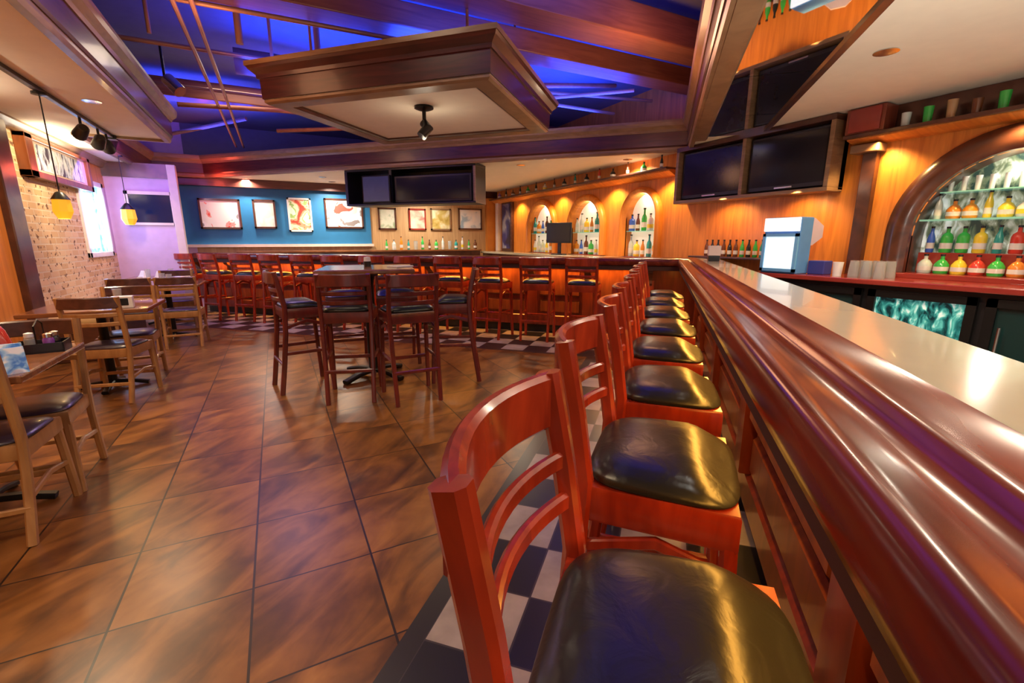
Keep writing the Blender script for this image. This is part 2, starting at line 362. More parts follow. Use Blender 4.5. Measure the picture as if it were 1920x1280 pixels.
# left wall
struct('wall_left', MB().b2((XL - .1, 6.55, 0), (XL, 8.32, 3.5)), M['brick'])
struct('wall_left', MB().b2((XL - .1, -3, 0), (XL, 6.25, 3.5)), M['wall_wood'])
struct('wall_left', MB().b2((XL - .1, 8.32, 0), (XL, 9.7, 1.12)), M['brick'])
struct('wall_left', MB().b2((XL - .1, 8.32, 2.12), (XL, 9.7, 3.5)), M['wall_wood'])
struct('wall_left', MB().b2((XL - .1, 9.36, 1.12), (XL, 9.7, 2.12)), M['lavender'])
struct('wall_left', MB().b2((XL - .1, 9.7, 0), (XL, 11.3, 3.5)), M['lavender'])
struct('wall_back', MB().b2((XL, YF, 0), (-1.4, YF + .1, 3.5)), M['lavender'])
struct('trim_19', MB().b2((XL - .1, 6.25, 0), (XL + .06, 6.55, 2.52), .01), M['dark_wood'])
struct('trim_20', MB().loops([[(XL, q, 2.42), (XL + .03, q, 2.42), (XL + .05, q, 2.45), (XL + .09, q, 2.50), (XL + .09, q, 2.52), (XL, q, 2.52)] for q in (-3, 9.6)]), M['trim'])
t = NT('daylight_pane'); v = t.obj(); sp = t.n('ShaderNodeSeparateXYZ'); t.put(sp.inputs[0], v); nz = t.noise(t.obj((1, 3, 2.2)), 3., 3., .5)
cc = t.ramp(nz.outputs[0], [(.36, (.05, .28, .75)), (.5, (.22, .55, 1)), (.66, (.85, .93, 1))])
t.col(cc); t.put(t.bs.inputs['Emission Color'], cc); t.bs.inputs['Emission Strength'].default_value = .62; t.set(Roughness=.1)
wn_ = MB().b2((XL - .05, 8.32, 1.12), (XL - .02, 9.36, 2.12)); struct('window_1', wn_, t.m)
fr = MB()
for lo, hi in [((8.30, 1.08), (8.38, 2.16)), ((9.30, 1.08), (9.38, 2.16)), ((8.30, 1.08), (9.38, 1.15)), ((8.30, 2.09), (9.38, 2.16))]: fr.b2((XL - .03, lo[0], lo[1]), (XL + .03, hi[0], hi[1]), .006)
struct('trim_21', fr, M['white'])
struct('window_2', MB().b2((-2.02, 9.565, 1.60), (-1.46, 9.60, 2.04)), M['window_dark'])
fr = MB()
for lo, hi in [((-2.07, 1.56), (-2.02, 2.09)), ((-1.47, 1.56), (-1.44, 2.09)), ((-2.07, 1.56), (-1.44, 1.60)), ((-2.07, 2.04), (-1.44, 2.09))]: fr.b2((lo[0], 9.55, lo[1]), (hi[0], 9.60, hi[1]))
struct('trim_22', fr, M['white_paint'])

# ------------------------------------------------------------------ void: joists, ducts, pipes
for k, (yy, w, h, z) in enumerate([(2.75, .30, .22, 3.12), (3.75, .34, .26, 3.12), (4.65, .30, .20, 3.18), (7.9, .3, .22, 3.15)]):
    tag(MB().b2((-1.9, yy - w / 2, z), (5.15, yy + w / 2, z + h), .01).done('ceiling_joist', M['joist']), ['wide reddish-brown joist crossing the void, nearest the camera', 'thick red-brown joist crossing the void above the hanging panel', 'red-brown joist behind the hanging ceiling panel, third away', 'farthest red-brown joist crossing the ceiling void near the far bar'][k], 'joist')
pl = [('thin copper-coloured conduit crossing the void at its near left', [(-1.7, 4.55, 3.05), (2.0, 4.45, 3.05)], .018),
      ('copper-coloured conduit crossing the void left of the hanging panel', [(-1.7, 5.62, 3.08), (4.5, 5.62, 3.08)], .02),
      ('far copper-coloured conduit crossing the void behind the hanging panel', [(-1.8, 6.9, 3.06), (4.0, 6.9, 3.06)], .02),
      ('left one of the two parallel conduits running lengthwise in the void', [(-.50, 1.0, 3.0), (-.46, 10.3, 3.0)], .018),
      ('right one of the two parallel conduits running lengthwise in the void', [(-.38, 1.0, 3.0), (-.34, 10.3, 3.0)], .018),
      ('conduit slanting across the void right of the hanging panel', [(2.6, 6.4, 3.15), (4.2, 4.87, 3.15)], .022),
      ('rearmost conduit slanting across the void towards the right', [(1.8, 6.0, 3.22), (4.9, 5.3, 3.22)], .02)]
for lb, p, r in pl: tag(MB().tube(p, r).done('conduit_pipe', M['pipe'], None, True), lb, 'pipe')
for k, (xx, yy) in enumerate([(-.10, 5.0), (.15, 5.3), (.55, 5.2), (-.75, 5.1)]):
    tag(MB().tube([(xx, yy, 2.98), (xx, yy, 3.5)], .016 if k % 2 else .03).done('hanger_rod', M['pipe'], None, True), 'upright %s pipe hanging in the blue void, %s from the left' % ('thin' if k % 2 else 'thick', ['second', 'third', 'fourth', 'first'][k]), 'pipe')
tag(MB().tube([(-.2, 6.35, 3.25), (.2, 6.35, 3.25), (1.2, 6.5, 3.25), (2.4, 6.45, 3.25)], .13, 16).done('air_duct', M['duct'], None, True), 'round reddish air duct behind the hanging ceiling panel', 'duct')
t_ = thing('can_spotlight', 'grey can spotlight aimed down beside the void edge on the left', 'spotlight', (-.78, 5.9, 2.86))
MB().tube([(0, 0, 0), (.10, -.06, -.12)], .06, 14).done('lamp_can', M['chrome'], t_, True)
MB().tube([(-.02, 0, .0), (-.02, 0, .30)], .012).done('yoke', M['black_metal'], t_, True)

BR = [((.9, 4.95, 3.0), (1.9, 5.3, 3.45)), ((-.9, 3.2, 3.0), (-.1, 3.5, 3.45)), ((.2, 3.0, 3.05), (1.6, 3.2, 3.4)), ((2.9, 4.95, 3.05), (4.4, 5.5, 3.4)), ((-.9, 7.3, 2.95), (.6, 7.6, 3.1)), ((.2, 8.3, 2.95), (2.4, 7.3, 3.05)), ((-1.5, 9.6, 2.95), (-.2, 8.4, 3.1))]
BL = ['short brace slanting up behind the hanging panel', 'brace rising near the camera over the left edge of the void', 'brace rising above the front of the hanging panel', 'brace rising in the void right of the hanging panel', 'low reddish brace in the void left behind the hanging panel', 'long low brace behind the hanging panel near the far beam', 'low brace at the far left corner of the void']
for (a_, b_), lb in zip(BR, BL): tag(MB().tube([a_, b_], .028).done('ceiling_brace', M['joist'], None, True), lb, 'brace')
# hanging ceiling panel
I0, I1, J0, J1, ZI = 3.52, 5.38, -3.46, -1.32, 2.50
isl = thing('hanging_ceiling_panel', 'square tan ceiling panel hanging in the void, framed in dark red-brown moulding', 'ceiling panel', (0, 0, 0))
lp = [tuple(uv(a, b)[:2]) for a, b in ((I0, J0), (I0, J1), (I1, J1), (I1, J0))]
def inset(lp, prof): return ring_sweep(lp, [(-a, z) for a, z in prof])
inset(lp, [(-.16, ZI), (-.02, ZI), (.0, ZI + .015), (.0, ZI + .04), (-.16, ZI + .04)]).done('bottom_border', M['trim'], isl)
inset(lp, [(-.19, ZI + .012), (-.16, ZI + .004), (-.15, ZI + .012), (-.15, ZI + .04), (-.19, ZI + .04)]).done('inner_bead', M['dark_wood'], isl)
inset(lp, [(-.10, ZI + .04), (.01, ZI + .04), (.015, ZI + .20), (-.10, ZI + .20)]).done('side_fascia', M['isl'], isl)
inset(lp, [(-.10, ZI + .20), (.03, ZI + .20), (.035, ZI + .23), (.075, ZI + .27), (.09, ZI + .30), (.09, ZI + .33), (-.10, ZI + .33)]).done('crown_moulding', M['isl'], isl)
inset(lp, [(.088, ZI + .292), (.094, ZI + .292), (.094, ZI + .33), (.088, ZI + .33)]).done('crown_edge', M['trim'], isl)
MB().loops([[Vector((*p, z)) for p in lp] for z in (ZI + .03, ZI + .06)]).done('panel_board', M['ceil'], isl)
MB().loops([[Vector((*p, z)) for p in lp] for z in (ZI + .30, ZI + .32)]).done('top_board', M['void'], isl)
for a, b in ((I0 + .3, J0 + .3), (I0 + .3, J1 - .3), (I1 - .3, J1 - .3), (I1 - .3, J0 + .3)):
    MB().tube([uv(a, b, ZI + .31), uv(a, b, 3.5)], .012).done('hanger_rod', M['pipe'], isl, True)
c = uv(4.12, -2.2, ZI)
sp_ = thing('ceiling_lamp', 'small black swivel lamp hanging under the middle of the ceiling panel', 'ceiling lamp', c)
MB().lathe([(.02, .03), (.085, .03), (.09, .012), (.06, .0), (.02, -.01)]).done('canopy', M['black_metal'], sp_, True)
MB().tube([(0, 0, 0), (0, 0, -.12)], .018).done('stem', M['black_metal'], sp_, True)
MB().tube([(-.01, 0, -.11), (.02, -.04, -.16), (-.05, -.05, -.24)], [.04, .05, .045], 12).done('lamp_head', M['black'], sp_, True)

point('ceiling_lamp_glow', uv(4.12, -2.2, ZI - .30), 4.2, (1, .84, .62), .08)  # added fill that brightens the underside of the hanging panel
# recessed lights with real fixtures in the dropped ceiling
def recessed(p, power, label, col=WARM, ang=150):
    z = p[2]
    t_ = thing('recessed_light', label, 'ceiling light', p)
    MB().lathe([(.045, 0), (.07, 0), (.072, -.006), (.045, -.008)], n=20).done('trim_ring', M['chrome'], t_, True)
    MB().lathe([(.001, -.003), (.046, -.003), (.046, -.001), (.001, -.001)], n=20).done('lens', M['lens'], t_, True)
    l = area('recessed_lamp', (p[0], p[1], z - .02), .12, power, col); l.data.spread = math.radians(ang)
for k, (u, n) in enumerate([(.2, 1.45), (1.5, 1.45), (2.8, 1.45), (3.9, 1.3)]):
    recessed(uv(u, n, ZS), 24, 'round recessed light over the bartender side, %s from the camera' % ORD[k], (1, .82, .6))
for k, y in enumerate((1.2, 3.4, 5.6)): recessed((-1.32, y, ZS), 21, 'round recessed light in the left ceiling strip, %s from the camera' % ORD[k])
for k, n in enumerate((-.6, -2.3, -4.6, -6.4)): recessed(uv(7.55 if n > -3 else 7.75, n, ZS), 30, 'round recessed light behind the far beam, %s from the right' % ORD[k], (1, .78, .52))
for k, (x_, y_) in enumerate([(1.2, 10.7), (-.4, 10.98), (3.2, 10.4)]): recessed((x_, y_, ZS), 40 if k < 2 else 36, 'round recessed light washing the poster wall, %s' % ['middle one', 'leftmost one', 'rightmost one'][k], (1, .88, .72))
# unseen fill lamps added in the void to raise the general room light
for p, e in [(uv(2.4, -2.3, 3.35), 14), ((-.2, 7.2, 3.35), 10), (uv(6.1, -2.2, 3.3), 9)]:
    area('void_flood', p, .7, e, (1, .80, .58))

# ------------------------------------------------------------------ bar counter (L shaped: near run and far run)
UC = 5.91; U0, N1 = -.75, -8.15
bar = thing('bar_counter', 'long L-shaped wooden bar with polished armrest rail and cream top', 'bar counter', (0, 0, 0))
def bar_sweep(prof): return MB().loops([[uv(U0, m, z) for m, z in prof], [uv(UC + m, m, z) for m, z in prof], [uv(UC + m, N1, z) for m, z in prof]])
nose = [(.255, 1.0), (.20, 1.0), (.190, 1.008), (.186, 1.03), (.189, 1.062), (.196, 1.080), (.206, 1.088), (.218, 1.090), (.235, 1.085), (.262, 1.076), (.285, 1.072), (.302, 1.073), (.314, 1.080), (.322, 1.090), (.334, 1.094), (.346, 1.092), (.402, 1.094), (.416, 1.098), (.422, 1.094), (.422, 1.0)]
bar_sweep(nose).done('armrest_rail', M['rail'], bar, True)
bar_sweep([(.422, 1.04), (.422, 1.083), (.436, 1.083), (.436, 1.04)]).done('inlay_strip', M['dark_wood'], bar)
bar_sweep([(.436, 1.04), (.436, 1.086), (.685, 1.086), (.70, 1.08), (.70, 1.04)]).done('countertop', M['cream'], bar)
bar_sweep([(.215, .94), (.215, 1.0), (.70, 1.0), (.70, .965), (.232, .965), (.232, .94)]).done('fascia', M['matte'], bar)
bar_sweep([(.46, .12), (.46, .965), (.66, .965), (.66, .12)]).done('front_board', M['panel_red'], bar)
bar_sweep([(.50, 0), (.50, .12), (.66, .12), (.66, 0)]).done('plinth', M['black'], bar)
bar_sweep([(.435, .12), (.435, .25), (.455, .27), (.47, .27), (.47, .12)]).done('base_moulding', M['panel_red'], bar)
bar_sweep([(.262, .958), (.262, .964), (.288, .964), (.288, .958)]).done('led_strip', M['led'], bar)
def bar_xy(run, s, m, z): return uv(s, m, z) if run == 0 else uv(UC + m, -s, z)
def bar_block(run, s0, s1, m0, m1, z0, z1, ch=0.):
    c = [[bar_xy(run, s, m, z) for m, z in ((m1, z0), (m1, z1), (m0 + ch, z1), (m0, z1 - ch), (m0, z0 + ch), (m0 + ch, z0))] for s in (s0, s1)]
    return MB().loops(c)
def corbel(run, s):
    bar_block(run, s - .07, s + .07, .40, .46, .27, .80, .006).done('pilaster', M['panel_red'], bar)
    prof = [(.46, .72), (.40, .73), (.385, .76), (.39, .80), (.375, .84), (.33, .88), (.29, .90), (.275, .93), (.275, .965), (.46, .965)]
    MB().loops([[bar_xy(run, s + d, m, z) for m, z in prof] for d in (-.045, .045)]).done('corbel', M['dark_wood'], bar)
def panels(run, cuts):
    for a, b in zip(cuts, cuts[1:]):
        bar_block(run, a + .12, b - .12, .41, .47, .55, .93, .014).done('upper_panel', M['panel'], bar)
        bar_block(run, a + .12, b - .12, .435, .47, .30, .48, .018).done('lower_panel', M['panel'], bar)
    for s in cuts: corbel(run, s)
panels(0, [-.28, .97, 2.22, 3.47, 4.72, 5.7])
panels(1, [.15 + .8 * k for k in range(11)])

# ------------------------------------------------------------------ chairs and stools
def make_chair(name, label, cat, wd, seat_m, crest_m, sh, bh, w, dep, bulge=.055, group=None, crest_h=.10, slats=2):
    r = thing(name, label, cat, (0, 0, 0), 0, group)
    hw = w / 2; yb = -dep * .40; yf = dep * .5
    def back_y(z): return yb - .055 * max(0, (z - sh) / (bh - sh)) ** 1.2
    for s in (-1, 1):
        pts = [(s * (hw - .012), yb - .085, 0), (s * (hw - .008), yb - .045, sh * .35), (s * (hw - .004), yb - .012, sh * .7), (s * hw, yb, sh), (s * hw, back_y(sh + .5 * (bh - sh)), sh + .5 * (bh - sh)), (s * hw, back_y(bh), bh)]
        MB().sweep(pts, .034, .040, (0, 1, 0)).done('leg', wd, r, True)
        MB().sweep([(s * (hw + .012), yf + .015, 0), (s * (hw - .002), yf - .02, sh - .04)], .036, .036, (0, 1, 0)).done('leg', wd, r, True)
    # seat frame (trapezoid)
    z0, z1 = sh - .10, sh - .012
    if sh < .6: z0 = sh - .085
    out = [(-hw - .005, yb - .012), (hw + .005, yb - .012), (hw + .018, yf), (-hw - .018, yf)]
    MB().loops([[(x_ * k, y_ * k, z) for x_, y_ in out] for z, k in ((z0, .985), (z0 + .008, 1), (z1 - .008, 1), (z1, .985))]).done('seat_frame', wd, r, True)
    # domed cushion
    rings = []; n = 40; yc = (yb + yf) / 2
    def outl(q, k, e=4.2):
        c_, s_ = math.cos(q), math.sin(q)
        x_ = math.copysign(abs(c_) ** (2 / e), c_); y_ = math.copysign(abs(s_) ** (2 / e), s_)
        hy = (yf - yb) / 2 + .008
        return (x_ * k * (hw + .012 + .010 * y_), yc + y_ * k * hy)
    H = .062 if sh > .6 else .035
    for k, z in [(.97, 0), (1.0, .006), (1.0, .012), (.98, .02), (.92, .030), (.86, .037), (.78, .042), (.68, .045), (.55, .048), (.42, .050), (.28, .0515), (.12, .052), (.02, .052)]:
        ring = []
        for i in range(n):
            x_, y_ = outl(2 * PI * i / n, k, 4.2 - 1.6 * (1 - k))
            f_ = min(1, max(0, ((y_ - yc) / ((yf - yb) / 2) - .30) / .70)); f_ = f_ * f_ * (3 - 2 * f_)
            ring.append((x_, y_, z1 + z * H / .052 * (1 - (.72 * f_ if sh > .6 else .3 * f_))))
        rings.append(ring)
    MB().loops(rings).done('seat_cushion', seat_m, r, True)
    def arc(z, hw_, y0, bl): return [(hw_ * t_, y0 - bl * (1 - t_ * t_), z) for t_ in [-1 + 2 * i / 12 for i in range(13)]]
    zc = bh - crest_h / 2
    MB().sweep(arc(zc, hw + .004, back_y(zc) - .004, bulge), .026, crest_h, (0, 0, 1), .3).done('crest_rail', crest_m, r, True)
    zz = bh - crest_h
    for i in range(slats):
        z = zz - .055 - i * (.075 if slats < 3 else .085)
        MB().sweep(arc(z, hw - .004, back_y(z), bulge * .9), .018, .034, (0, 0, 1), .3).done('slat', wd, r, True)
    # stretchers
    def yleg(z): return yb - .085 * (1 - z / sh)
    if sh > .6:
        zs = (.30, .36, .27)
        for s in (-1, 1):
            MB().sweep([(s * (hw - .004), yb + .01, sh - .17), (s * hw, yc, sh - .125), (s * (hw + .003), yf - .02, sh - .17)], .016, .03, (0, 0, 1)).done('brace', wd, r, True)
    else: zs = (.16, .20, .16)
    MB().sweep([(-hw, yf, zs[0]), (hw, yf, zs[0])], .02, .03).done('stretcher', wd, r, True)
    for s in (-1, 1):
        MB().sweep([(s * (hw - .006), yleg(zs[1]), zs[1]), (s * (hw - .002), yc, zs[1] + (.03 if sh < .6 else 0)), (s * (hw + .004), yf, zs[1])], .02, .028).done('stretcher', wd, r, True)
    MB().sweep([(-hw, yleg(zs[2]), zs[2]), (hw, yleg(zs[2]), zs[2])], .02, .028).done('stretcher', wd, r, True)
    return r
def put(proto, used, loc, rz, label, group=None):
    o = proto if not used else copy_tree(proto)
    o.location = loc; o.rotation_euler = (0, 0, rz); o['label'] = label
    if group: o['group'] = group
    return o
stool = make_chair('bar_stool', 'x', 'bar stool', M['cherry'], M['vinyl'], M['cherry'], .772, 1.10, .385, .37)
near_lab = ['cherry-red barstool with black vinyl seat closest to the camera at the right-hand bar'] + ['cherry-red barstool with black vinyl seat along the right-hand bar, %s from the camera' % ORD[i] for i in range(1, 8)]
used = False
for i in range(8):
    put(stool, used, uv(.54 + .62 * i, .03 + (.0, -.012, .008, 0, .01, 0, -.01, .005)[i], 0), math.radians(-135 + (0, -2.5, 1.5, 0, -2, 1, 0, 2)[i]), near_lab[i], 'barstools along the right-hand bar'); used = True
for i in range(12):
    s = .95 + .62 * i
    put(stool, True, uv(5.93 + (.0, .02, -.03, .01)[i % 4], -s, 0), math.radians(-45 + (0, 4, -5, 2)[i % 4]), 'cherry-red barstool pulled up to the far bar run, %s from the corner on the right' % ORD[i], 'barstools along the far bar')
pub = make_chair('pub_stool', 'x', 'bar stool', M['cherry_dark'], M['vinyl'], M['cherry_dark'], .762, 1.06, .385, .37, .04)
PUB = [((.50, 4.0), -16, 'dark cherry pub stool at the high table, front left, back to the camera'),
       ((.94, 3.76), 0, 'dark cherry pub stool at the high table, front right, back to the camera'),
       ((.13, 4.49), -80, 'dark cherry pub stool side-on at the left end of the high table'),
       ((1.47, 4.12), 68, 'dark cherry pub stool side-on at the right end of the high table'),
       ((.62, 5.10), 176, 'dark cherry pub stool behind the high table, left one facing the camera'),
       ((1.12, 4.98), 170, 'dark cherry pub stool behind the high table, right one facing the camera')]
used = False
for (x_, y_), a, lb in PUB: put(pub, used, (x_, y_, 0), math.radians(a), lb, 'stools around the high pub table'); used = True
pt = thing('pub_table', 'high square dark wood pub table on a pedestal in mid room', 'table', (.76, 4.52, 0), math.radians(-12))
MB().b2((-.42, -.42, 1.03), (.42, .42, 1.07), .01).done('tabletop', M['table'], pt)
MB().lathe([(.045, .06), (.05, .2), (.045, .9), (.06, .98), (.16, 1.03)], n=16).done('pedestal', M['black_metal'], pt, True)
for a in range(4):
    q = PI / 2 * a + PI / 4
    MB().sweep([(0, 0, .07), (.20 * math.cos(q), .20 * math.sin(q), .055), (.36 * math.cos(q), .36 * math.sin(q), .02)], .07, .04).done('foot', M['black_metal'], pt, True)
# dining chairs and tables on the left
din = make_chair('dining_chair', 'x', 'chair', M['honey'], M['navy_seat'], M['crest_dark'], .46, .88, .39, .39, .05, None, .09, 2)
DIN = [((-1.27, 2.785), 0, 'honey wood dining chair tucked under the nearest left table, cut by the photo edge'),
       ((-1.26, 3.235), 180, 'honey wood dining chair on the far side of the nearest left table'),
       ((-1.316, 4.89), -12, 'honey wood dining chair with dark curved crest at the near side of the second table'),
       ((-1.32, 5.46), 180, 'honey wood dining chair on the far side of the second left table'),
       ((-1.13, 7.04), 0, 'honey wood dining chair at the near side of the third left table'),
       ((-1.58, 7.04), 0, 'honey wood dining chair between the bench and the third left table'),
       ((-1.36, 8.22), 182, 'honey wood dining chair on the far side of the third left table')]
used = False
for (x_, y_), a, lb in DIN: put(din, used, (x_, y_, 0), math.radians(a), lb, 'dining chairs on the left'); used = True
TAB = [((-1.41, 3.008), .76, .755, 'wooden dining table at the left photo edge with condiments on it'),
       ((-1.45, 5.24), .84, .74, 'wooden dining table with napkin holder, second from the camera'),
       ((-1.36, 7.62), .82, .72, 'dark wooden dining table, third from the camera along the left'),
       ((-1.66, 9.0), .84, .70, 'wooden dining table farthest away beside the bright tall window')]
t0 = None
for k, ((x_, y_), w, d, lb) in enumerate(TAB):
    r = thing('dining_table', lb, 'table', (x_, y_, 0), 0, 'dining tables on the left')
    MB().b2((-w / 2, -d / 2, .715), (w / 2, d / 2, .75), .008).done('tabletop', M['table'], r)
    MB().lathe([(.11, .695), (.12, .715)], n=14).done('mount_plate', M['black_metal'], r)
    MB().lathe([(.035, .05), (.035, .65), (.06, .695)], n=14).done('pedestal', M['black_metal'], r, True)
    for q in (0, PI / 2, PI, 1.5 * PI):
        MB().sweep([(0, 0, .06), (.14 * math.cos(q), .14 * math.sin(q), .045), (.26 * math.cos(q), .26 * math.sin(q), .016)], .05, .032).done('foot', M['black_metal'], r, True)
bn = thing('bench_seat', 'long tan upholstered bench against the cream brick wall', 'bench', (-2.04, 7.5, 0))
MB().b2((-.24, -1.0, 0), (.20, 1.0, .40), .01).done('bench_base', M['dark_wood'], bn)
MB().b2((-.24, -1.0, .40), (.22, 1.0, .50), .03).done('seat_cushion', M['upholstery'], bn, True)

# ------------------------------------------------------------------ things on the tables
MD = {}
def cmat(nm, c, rough=.15, emit=0.):
    if nm not in MD:
        t = NT('bottle_' + nm); v = t.obj(); nz = t.noise(v, 20.); t.col(t.mix(nz.outputs[0], tuple(q * .85 for q in c), c)); t.set(Roughness=rough, Coat_Weight=.3)
        if emit: t.bs.inputs['Emission Color'].default_value = (*c, 1); t.bs.inputs['Emission Strength'].default_value = emit
        MD[nm] = t.m
    return MD[nm]
COL = dict(green=(.05, .50, .08), yellow=(.90, .66, .05), amber=(.75, .28, .02), red=(.62, .05, .03), blue=(.06, .16, .70), clear=(.62, .70, .66), brown=(.16, .05, .02), orange=(.72, .24, .03), teal=(.03, .35, .32), white=(.78, .76, .72), tan=(.50, .30, .15), violet=(.28, .08, .42), black=(.02, .02, .022))
def mat_c(c): return cmat(c, COL[c])
PROTO = {}
SHAPES = {'wine': [(.001, 0), (.034, 0), (.037, .01), (.037, .17), (.032, .20), (.014, .235), (.013, .29), (.016, .292), (.016, .30), (.001, .30)],
          'square': [(.001, 0), (.042, 0), (.046, .01), (.046, .14), (.038, .165), (.015, .185), (.014, .22), (.001, .22)],
          'beer': [(.001, 0), (.028, 0), (.031, .01), (.031, .12), (.026, .15), (.013, .19), (.012, .225), (.001, .225)],
          'squat': [(.001, 0), (.052, 0), (.058, .02), (.058, .085), (.035, .12), (.016, .135), (.016, .165), (.001, .165)]}
def bottle(kind, c, loc, label, group, s=1., cat='bottle', name='bottle', cap='black'):
    key = (kind, c, cap)
    if key not in PROTO:
        m = MB(); p = SHAPES[kind]; m.lathe(p, n=12); b = m.done(name, mat_c(c), None, True)
        top = p[-1][1]
        MB().lathe([(.001, top), (p[-2][0] + .003, top), (p[-2][0] + .003, top + .018), (.001, top + .018)], n=10).done('bottle_cap', mat_c(cap), b, True)
        rr = max(q[0] for q in p) + .0012
        MB().lathe([(rr - .003, top * .16), (rr, top * .16), (rr, top * .40), (rr - .003, top * .40)], n=12).done('bottle_label', mat_c('white' if c != 'white' else 'yellow'), b, True)
        PROTO[key] = b; o = b
    else: o = copy_tree(PROTO[key])
    o.location = loc; o.scale = (s, s, s); o.rotation_euler = (0, 0, rnd.uniform(0, 6))
    return tag(o, label, cat, group)
GP = {}
def tumbler(loc, label, group, h=.12, r=.035, inv=False, mat=None, name='drinking_glass'):
    key = (round(h, 3), round(r, 3), inv, mat)
    if key not in GP:
        p = [(.001, 0), (r * .8, 0), (r, h), (r - .004, h), (r * .8 - .003, .008), (.001, .008)]
        if inv: p = [(a, h - z) for a, z in p]
        GP[key] = MB().lathe(p, n=14).done(name, mat or M['glassware'], None, True); o = GP[key]
    else: o = GP[key].copy(); C.objects.link(o)
    o.location = loc; return tag(o, label, 'glass', group)
z = .75
cd = thing('condiment_caddy', 'black condiment caddy on the nearest left table', 'caddy', (-1.145, 3.20, z), .1)
MB().b2((-.10, -.075, 0), (.10, .075, .012), .004).done('tray', M['black'], cd)
fr = MB()
for p in [((-.10, -.075, 0), (.10, -.069, .05)), ((-.10, .069, 0), (.10, .075, .05)), ((-.10, -.075, 0), (-.094, .075, .05)), ((.094, -.075, 0), (.10, .075, .05))]: fr.b2(*p)
fr.done('rim', M['black'], cd)
MB().tube([(0, -.07, .04), (0, -.07, .14), (0, 0, .165), (0, .07, .14), (0, .07, .04)], .004, 8).done('handle', M['black_metal'], cd, True)
for k, (dx, dy, c, lb) in enumerate([(-.05, .02, 'white', 'white-capped salt shaker in the black caddy'), (.045, .03, 'black', 'dark pepper shaker in the black caddy'), (.04, -.03, 'violet', 'small violet jar in the black caddy')]):
    s_ = thing('shaker', lb, 'shaker', (-1.145 + dx, 3.20 + dy, z + .0125))
    MB().lathe([(.001, 0), (.022, 0), (.024, .05), (.018, .065), (.001, .065)], n=12).done('jar', mat_c(c) if c != 'white' else M['glassware'], s_, True)
    MB().lathe([(.001, .063), (.02, .063), (.019, .082), (.001, .088)], n=12).done('lid', M['chrome'] if k else M['white'], s_, True)
kb = thing('ketchup_bottle', 'red squeeze bottle with white cap leaning on the nearest left table', 'bottle', (-1.20, 3.02, z + .009))
kb.rotation_euler = (0, math.radians(-14), 0)
MB().lathe([(.001, 0), (.032, 0), (.034, .02), (.034, .13), (.026, .16), (.014, .17), (.001, .17)]).done('body', mat_c('red'), kb, True)
MB().lathe([(.001, .168), (.02, .168), (.016, .19), (.006, .215), (.001, .215)]).done('cap', M['white'], kb, True)
for k, (x_, y_) in enumerate([(-1.085, 2.71), (-1.13, 2.82)]):
    g_ = thing('table_card', ['blue and white folded table card at the near table corner', 'blue and white folded table card behind the near one'][k], 'table card', (x_, y_, z), .5 - .3 * k)
    for s in (-1, 1):
        MB().loops([[(-.05, s * .03, .0), (.05, s * .03, 0), (.05, s * .003, .11), (-.05, s * .003, .11)], [(-.05, s * .032, .0), (.05, s * .032, 0), (.05, s * .005, .112), (-.05, s * .005, .112)]]).done('card_face', art('card_print', [(.40, (.05, .22, .70)), (.5, (.35, .65, .95)), (.58, (.92, .95, 1))], 16., k * 3. + s), g_)
nh = thing('napkin_holder', 'white napkin holder with dark front on the second left table', 'napkin holder', (-1.22, 5.0, z), .1)
MB().b2((-.075, -.045, 0), (.075, .045, .10), .006).done('napkin_case', M['white'], nh)
MB().b2((-.045, -.049, .025), (.045, -.044, .085)).done('front_slot', M['black'], nh)
for k, (x_, y_, lb) in enumerate([(-1.35, 5.42, 'clear tumbler on the second left table'), (-1.30, 7.5, 'clear tumbler on the third left table, nearer one'), (-1.42, 7.75, 'clear tumbler on the third left table, farther one'), (-1.5, 8.85, 'clear tumbler on the farthest left table, right one'), (-1.8, 8.9, 'clear tumbler on the farthest left table, left one')]):
    tumbler((x_, y_, z), lb, 'tumblers on the dining tables', .13, .036)
for k, (x_, y_, lb) in enumerate([(-1.1, 7.52, 'folded white napkin on the third left table, right'), (-1.62, 7.55, 'folded white napkin on the third left table, middle'), (-1.42, 9.05, 'folded white napkin on the farthest left table, right'), (-1.66, 8.8, 'folded white napkin on the farthest left table, front'), (-1.9, 9.1, 'folded white napkin on the farthest left table, left')]):
    m = MB(); m.loops([[(-.06, -.05, 0), (.06, -.05, 0), (.06, .05, 0), (-.06, .05, 0)], [(-.05, -.03, .03), (.05, -.03, .03), (.05, .03, .03), (-.05, .03, .03)], [(-.03, -.006, .10), (.03, -.006, .10), (.03, .006, .10), (-.03, .006, .10)]])
    tag(m.done('napkin', M['linen'], None, False, (x_, y_, z), (0, 0, k * .6)), lb, 'napkin', 'folded napkins on the dining tables')
cn = thing('table_candle', 'small candle jar with white top on the high pub table', 'candle', (.78, 4.62, 1.07))
MB().lathe([(.001, 0), (.034, 0), (.038, .05), (.001, .05)]).done('jar', M['black'], cn, True)
MB().lathe([(.001, .05), (.034, .05), (.03, .09), (.001, .095)]).done('shade', M['linen'], cn, True)
mn = MB(); mn.box((0, 0, .006), (.20, .15, .012), None, .003); tag(mn.done('menu_stack', M['white'], None, False, (1.05, 4.42, 1.07), (0, 0, .4)), 'white menus lying on the right side of the high pub table', 'menu')

